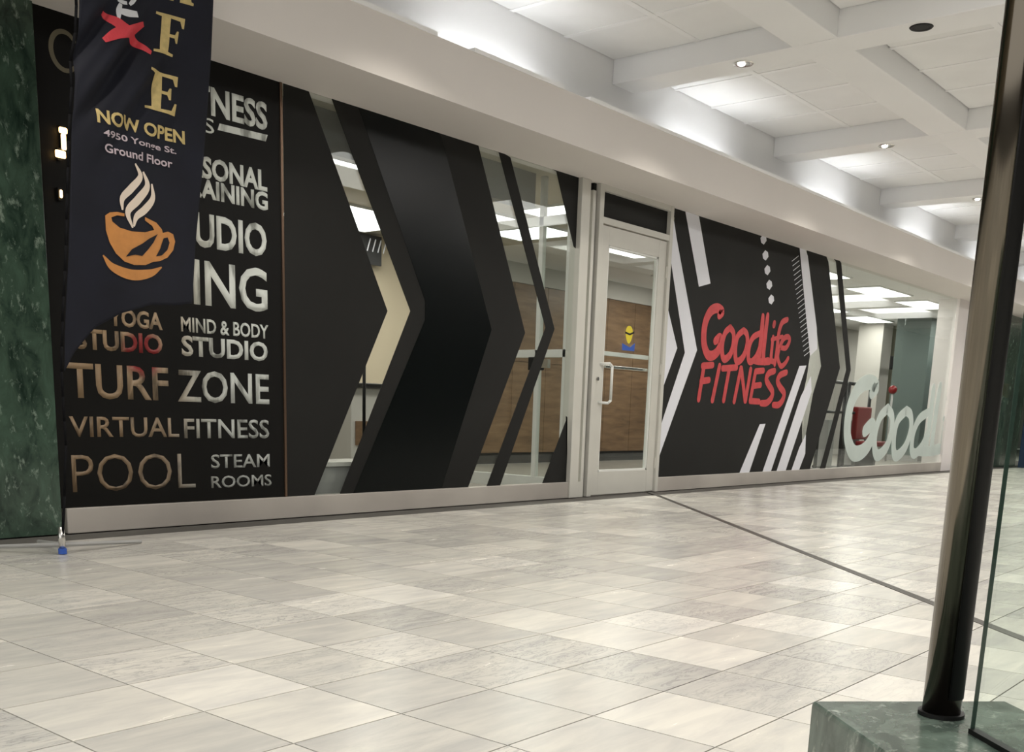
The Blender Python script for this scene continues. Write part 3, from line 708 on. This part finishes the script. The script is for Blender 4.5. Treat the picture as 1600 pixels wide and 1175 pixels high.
cable_machine(15.3, 6.75, 'black exercise machine closest to the thin black chevron', 1.0, False)
cable_machine(16.45, 6.8, 'black exercise machine with dark red pads behind the frosted letter G')
cable_machine(13.4, 6.9, 'black exercise machine directly behind the narrow black chevrons', .95, False)
cable_machine(23.4, 7.9, 'far black exercise machine deep in the gym')
# red ball on a rack, columns
def column(q, Y, w, m, lab):
    x = onY(*q, Y).x; r = empty('square_column'); tag(r, lab, 'column')
    box('column_shaft', (x, Y, .12), (x+w, Y+w, 2.9), m, r); box('column_base', (x-.02, Y-.02, 0), (x+w+.02, Y+w+.02, .12), M['gymgrey'], r)
column((1372, 600), 8.9, .55, M['greywall'], 'pale square column inside the gym behind the frosted letters')
column((1414, 600), 8.6, .6, subtle('olive_grey_paint', (.34, .34, .27), .7, .03, 2), 'olive grey square column inside the gym')
column((1445, 600), 7.6, .7, M['sink'], 'teal grey square column nearest the white pier')
for q, Y, lab in (((1402, 568), 8.5, 'small black wall television at the gym column'), ((1474, 570), 7.5, 'black television nearest the white pier')):
    p = onY(*q, Y); r = empty('television'); tag(r, lab, 'television')
    box('screen_panel', (p.x-.32, Y, p.z-.14), (p.x+.32, Y+.05, p.z+.14), M['black'], r, bevel=.01)
    box('television_arm', (p.x-.03, Y+.05, p.z-.05), (p.x+(.99 if Y > 7.8 else .05), 8.6 if Y > 7.8 else 7.6, p.z+.05), M['gymblack'], r)
p = onY(1395, 609, 7.9); r = empty('exercise_ball'); tag(r, 'small dark red ball held above the gym rack', 'ball')
bm = bmesh.new(); bmesh.ops.create_uvsphere(bm, u_segments=20, v_segments=12, radius=.085, matrix=Matrix.Translation(p)); fin('ball_body', bm, M['gymred'], r, smooth=True)
tube('ball_bracket', [(p.x, 7.9, p.z-.08), (p.x, 7.9, .01)], .02, M['gymgrey'], r)
# dark blue display with orange top, far right
p = onY(1636, 660, 5.2); r = empty('display_stand'); tag(r, 'dark blue display stand with orange top at the far right edge', 'display')
box('display_body', (p.x-.1, 5.2, .0), (p.x+.5, 5.6, 1.35), mat('dark_blue_board', (.01, .03, .09), .5), r, bevel=.01)
box('display_header', (p.x-.1, 5.2, 1.35), (p.x+.5, 5.6, 1.62), M['orange'], r, bevel=.01)
r = None

# ================================================================== FEATHER FLAG
BY = 5.09
def Lx(z):     # left edge by height
    pts = [(-.0, 2.56), (.55, 2.585), (.98, 2.62), (1.5, 2.66), (2.0, 2.70), (2.7, 2.77), (3.1, 2.84), (3.3, 2.95), (3.42, 3.12)]
    for (z0, x0), (z1, x1) in zip(pts, pts[1:]):
        if z <= z1: return x0+(x1-x0)*(z-z0)/(z1-z0)
    return pts[-1][1]
def edge(pix):
    P = sorted(((onY(x, y, BY).z, onY(x, y, BY).x) for x, y in pix))
    def f(z):
        if z <= P[0][0]: return P[0][1]
        for (z0, x0), (z1, x1) in zip(P, P[1:]):
            if z <= z1: return x0+(x1-x0)*(z-z0)/(z1-z0)
        (z0, x0), (z1, x1) = P[-2:]; return x1+(x1-x0)*(z-z1)/(z1-z0)
    return f
left_e = edge([(120, 0), (112, 190), (109, 400), (103, 520), (102, 585)])
right_e = edge([(331, 0), (327, 90), (317, 250), (307, 380), (303, 476)])
bott = [(onY(x, y, BY).x, onY(x, y, BY).z) for x, y in ((100, 585), (115, 552), (145, 512), (182, 489), (232, 476), (275, 477), (304, 474), (340, 474))]
def bot_z(x):
    for (x0, z0), (x1, z1) in zip(bott, bott[1:]):
        if x <= x1: return z0+(z1-z0)*max(0, (x-x0))/(x1-x0)
    return bott[-1][1]
ztop0 = onY(200, 0, BY).z
def yflag(x, z):
    # diagonal pull folds in the upper left, soft waves elsewhere
    s = (x-2.7)*.80-(z-2.35)*.60; env = math.exp(-((x-2.95)**2/.07+(z-2.42)**2/.09))
    y = BY+.034*env*math.sin(s*34+.6)+.012*env*math.sin(s*71)
    y += .016*math.sin((x-2.6)*9+z*1.1)+.006*math.sin((x-2.6)*21-z*2.3)*max(0, min(1, (1.35-z)/.5+.3))
    return y
NU, NV = 60, 130; bm = bmesh.new(); grid = []
xl0, xr0 = left_e(1.0), right_e(1.3)
for i in range(NU+1):
    u = i/NU; col_ = []
    xref = left_e(.9)+(right_e(1.2)-left_e(.9))*u
    zb = bot_z(xref)
    ztp = 3.02+.46*math.sqrt(max(0, 1-(abs(u-.72)/.72)**2)) if u < .72 else 3.48-.10*((u-.72)/.28)**2
    for j in range(NV+1):
        v = j/NV; z = zb+(ztp-zb)*v; x = left_e(z)+(right_e(z)-left_e(z))*u
        col_.append(bm.verts.new((x, yflag(x, z), z)))
    grid.append(col_)
for i in range(NU):
    for j in range(NV): bm.faces.new([grid[i][j], grid[i+1][j], grid[i+1][j+1], grid[i][j+1]])
flag = empty('feather_flag'); tag(flag, 'navy feather flag with gold letters and coffee cup beside the green pillar', 'flag')
cloth = fin('flag_cloth', bm, M['navy'], flag, smooth=True)
sm = cloth.modifiers.new('solid', 'SOLIDIFY'); sm.thickness = .0012; sm.offset = 1
P = [Vector((left_e(z)-.012, yflag(left_e(z), z)+.004, z)) for z in [.55+.12*k for k in range(21)]]
base_c = onZ(98, 866, 0)
pole_pts = [Vector((base_c.x, base_c.y, .05)), Vector((base_c.x+.004, BY, .3))]+P+[Vector((2.97, BY, 3.22)), Vector((3.1, BY, 3.38))]
tube('flag_pole', pole_pts, .007, mat('black_pole', (.006, .006, .007), .8, spec=.1), flag)
# stand
bm = bmesh.new(); cyl(bm, Vector((base_c.x, base_c.y, .03)), Vector((base_c.x, base_c.y, .14)), .017, n=14); sp = fin('spigot', bm, M['chrome'], flag, smooth=True)
bm = bmesh.new(); cyl(bm, Vector((base_c.x, base_c.y, .002)), Vector((base_c.x, base_c.y, .03)), .021, n=14); o = fin('spigot_cap', bm, M['blue'], flag); o['label'] = 'blue cap under the spigot'
for q in ((220, 846), (-60, 856), (150, 862), (60, 846)):
    e = onZ(*q, .012); a = Vector((base_c.x, base_c.y, .05))
    if q == (150, 862): continue
    bm = bmesh.new(); cyl(bm, a, e, .012, .010, n=8); fin('stand_foot', bm, M['gymgrey'], flag)
PT = .0035
def decal(name, bm, m, lab=None):
    conform(bm, yflag, PT); o = fin(name, bm, M[m], flag); 
    if lab: o['label'] = lab
    return o
def flat(bm, pts):
    """flat filled polygon in the flag plane"""
    vs_l = [bm.verts.new(p) for p in pts]
    for t in mgeo.tessellate_polygon([pts]):
        try: bm.faces.new([vs_l[i] for i in t])
        except ValueError: pass
def flatstroke(bm, pts, w, taper=.7):
    P_ = catmull(pts); n = len(P_); A = []
    for i, p in enumerate(P_):
        d = (P_[min(i+1, n-1)]-P_[max(i-1, 0)]); d.normalize(); q = Vector((-d.z, 0, d.x)); k = w*.5*(taper+(1-taper)*math.sin(math.pi*i/(n-1))); A.append((bm.verts.new(p+q*k), bm.verts.new(p-q*k)))
    for a, b in zip(A, A[1:]): bm.faces.new([a[0], b[0], b[1], a[1]])
def c5(x, y): return onY(60+x*280/1175, y*280/1175, BY)
def c1(x, y): return onY(x*450/1175, y*450/1175, BY)
SER = {'E': [[(0, 0), (1, 0), (1.0, .3), (.93, .3), (.85, .1), (.5, .08), (.5, .47), (.68, .47), (.74, .36), (.8, .36), (.8, .66), (.74, .66), (.68, .55), (.5, .55), (.5, .92), (.82, .9), (.9, .74), (.97, .74), (.97, 1), (0, 1), (0, .94), (.2, .92), (.2, .08), (0, .06)]],
       'F': [[(0, 0), (.72, 0), (.72, .06), (.5, .08), (.5, .45), (.68, .45), (.74, .34), (.8, .34), (.8, .64), (.74, .64), (.68, .53), (.5, .53), (.5, .92), (.82, .9), (.9, .74), (.97, .74), (.97, 1), (0, 1), (0, .94), (.2, .92), (.2, .08), (0, .06)]],
       'A': [[(0, 0), (.35, 0), (.35, .06), (.25, .08), (.31, .27), (.6, .27), (.66, .08), (.55, .06), (.55, 0), (1, 0), (1, .06), (.92, .08), (.6, 1), (.45, 1), (.12, .08), (0, .06)]]}
def serif(ch, bl, br, tl, lab):
    bl, br, tl = c5(*bl), c5(*br), c5(*tl); bm = bmesh.new()
    for poly in SER[ch]: flat(bm, [bl+(br-bl)*x+(tl-bl)*y for x, y in poly])
    decal('gold_letter', bm, 'gold', lab)
serif('F', (760, 332), (935, 388), (785, 68), 'gold serif letter F')
serif('E', (712, 700), (900, 762), (735, 440), 'gold serif letter E')
serif('A', (820, -15), (1005, 45), (850, -290), 'gold serif letter A')
bm = bmesh.new(); flatstroke(bm, [c5(425, 80), c5(500, 145), c5(600, 225), c5(745, 345)], .058, .35); flatstroke(bm, [c5(705, 152), c5(600, 205), c5(500, 225), c5(412, 270)], .052, .4); decal('red_cross', bm, 'redp', 'painted red cross')
bm = bmesh.new(); flatstroke(bm, [c5(530, 70), c5(580, 85), c5(650, 95)], .034, .8); flatstroke(bm, [c5(548, 20), c5(530, 70), c5(520, 125)], .022, .6); flatstroke(bm, [c5(600, 30), c5(625, 5), c5(660, -40)], .02, .6); flatstroke(bm, [c5(535, -10), c5(560, 10), c5(585, 20)], .02, .8); decal('white_letter', bm, 'whitep', 'white letter partly out of view')
def ftext(s, p0, p1, m, bold=.02): return lettering('lettering', s, p0, p1, BY, PT, M[m], flag, None, bold, 'printed text reading '+s, yfun=yflag)
ftext('NOW OPEN', (149, 192), (289, 205), 'gold', .03)
ftext('4950 Yonge St.', (158, 216), (277, 231), 'lilac', .02)
ftext('Ground Floor', (161, 238), (271, 249), 'lilac', .02)
# steam, cup, handle, saucer
bm = bmesh.new()
for pts, w in (([(548, 668), (572, 720), (530, 770), (492, 810), (492, 858)], .036), ([(585, 700), (602, 760), (560, 815), (515, 865), (535, 930)], .040), ([(622, 750), (625, 810), (590, 855), (552, 885), (540, 925)], .036)):
    flatstroke(bm, [c1(*p) for p in pts], w, .25)
decal('steam_print', bm, 'cream', 'cream steam swirls')
cup = [(422, 880), (440, 868), (470, 866), (500, 872), (500, 884), (470, 880), (446, 888), (450, 905), (480, 930), (530, 945), (590, 948), (630, 938), (622, 922), (590, 900), (590, 886), (640, 908), (664, 935), (668, 950), (690, 944), (712, 955), (720, 985), (712, 1020), (688, 1050), (655, 1065), (625, 1068), (590, 1082), (540, 1082), (500, 1068), (465, 1035), (440, 990), (425, 940)]
bm = bmesh.new(); flat(bm, [c1(*p) for p in cup]); decal('cup_print', bm, 'orange', 'orange coffee cup')
PT = .0055
bm = bmesh.new(); flat(bm, [c1(*p) for p in ((505, 1048), (530, 1018), (575, 995), (605, 975), (645, 955), (625, 990), (600, 1020), (575, 1045), (545, 1040))]); decal('leaf_print', bm, 'navy', 'dark leaf in the cup')
bm = bmesh.new(); flat(bm, [c1(*p) for p in ((670, 972), (688, 968), (696, 990), (686, 1020), (662, 1042), (636, 1046), (655, 1015))]); decal('handle_gap', bm, 'navy', 'dark opening of the cup handle')
PT = .0035
bm = bmesh.new(); flatstroke(bm, [c1(*p) for p in ((415, 1042), (455, 1092), (530, 1122), (610, 1115), (662, 1090))], .052, .12); decal('saucer_print', bm, 'orange', 'orange saucer line')

# ================================================================== PLINTH, POST, GLASS at the right
zp = .37
c = [onZ(1266, 1093, zp), onZ(1566, 1093, zp)]
dd = Vector((-.7071, -.7071, 0)); a0 = c[0]; b0 = c[1]
# square it up: far edge a0-b0, running along dd
wdt = (b0-a0).length; ndir = (b0-a0).normalized(); dd = Vector((ndir.y, -ndir.x, 0))
if dd.dot(Vector((-1, -1, 0))) < 0: dd = -dd
bm = bmesh.new(); prism(bm, [a0, b0, b0+dd*1.15, a0+dd*1.15], Vector((0, 0, -zp+.0005)))
pr = empty('marble_plinth'); tag(pr, 'low green marble plinth at the bottom right carrying the steel post and glass', 'plinth')
fin('plinth_block', bm, M['green2'], pr, bevel=.009)
pc = onZ(1470, 1117, zp); pc = Vector((pc.x, pc.y, zp))
pp = empty('steel_post'); tag(pp, 'tall polished steel post standing on the green marble plinth', 'post')
def axis(z): return Vector((pc.x, pc.y, z))
bm = bmesh.new(); cyl(bm, axis(zp+.004), axis(2.6), .0275, n=48); fin('post_tube', bm, M['steel'], pp, smooth=True)
bm = bmesh.new(); n = 14; A = []  # black arc strip wrapped around one side of the post tube
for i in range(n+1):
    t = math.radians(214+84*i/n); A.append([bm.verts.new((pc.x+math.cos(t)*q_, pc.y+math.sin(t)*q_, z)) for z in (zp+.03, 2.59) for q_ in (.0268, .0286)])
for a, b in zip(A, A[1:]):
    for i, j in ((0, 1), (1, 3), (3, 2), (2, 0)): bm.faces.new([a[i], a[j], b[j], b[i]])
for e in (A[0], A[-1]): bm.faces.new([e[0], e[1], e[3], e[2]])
fin('black_side_strip', bm, M['black'], pp, smooth=True)
bm = bmesh.new(); cyl(bm, axis(zp+.0005), axis(zp+.006), .033, n=48); fin('base_gasket', bm, M['black'], pp)
bm = bmesh.new(); cyl(bm, axis(2.6), axis(2.62), .029, .024, n=48); fin('post_cap', bm, M['steel'], pp)
gp = empty('glass_screen'); tag(gp, 'clear green-tinted glass panel standing right of the steel post', 'glass screen')
g0 = onZ(1516, 1146, zp); th = ndir*.006
bm = bmesh.new(); z0 = Vector((0, 0, .006)); prism(bm, [g0+z0, g0+z0+th, g0+z0+dd*1.0+th, g0+z0+dd*1.0], Vector((0, 0, 2.1))); fin('glass_sheet', bm, M['gglass'], gp)
bm = bmesh.new(); prism(bm, [g0+Vector((0, 0, .0005))-th*.6, g0+Vector((0, 0, .0005))+th*1.6, g0+Vector((0, 0, .0005))+dd*1.0+th*1.6, g0+Vector((0, 0, .0005))+dd*1.0-th*.6], Vector((0, 0, .007))); fin('glass_channel', bm, M['black'], gp)
bm = bmesh.new(); q = g0+z0-dd*.0015; prism(bm, [q, q+th, q+th-dd*-.0015, q-dd*-.0015], Vector((0, 0, 2.1))); fin('glass_edge', bm, mat('dark_glass_edge', (.05, .08, .065), .2), gp)
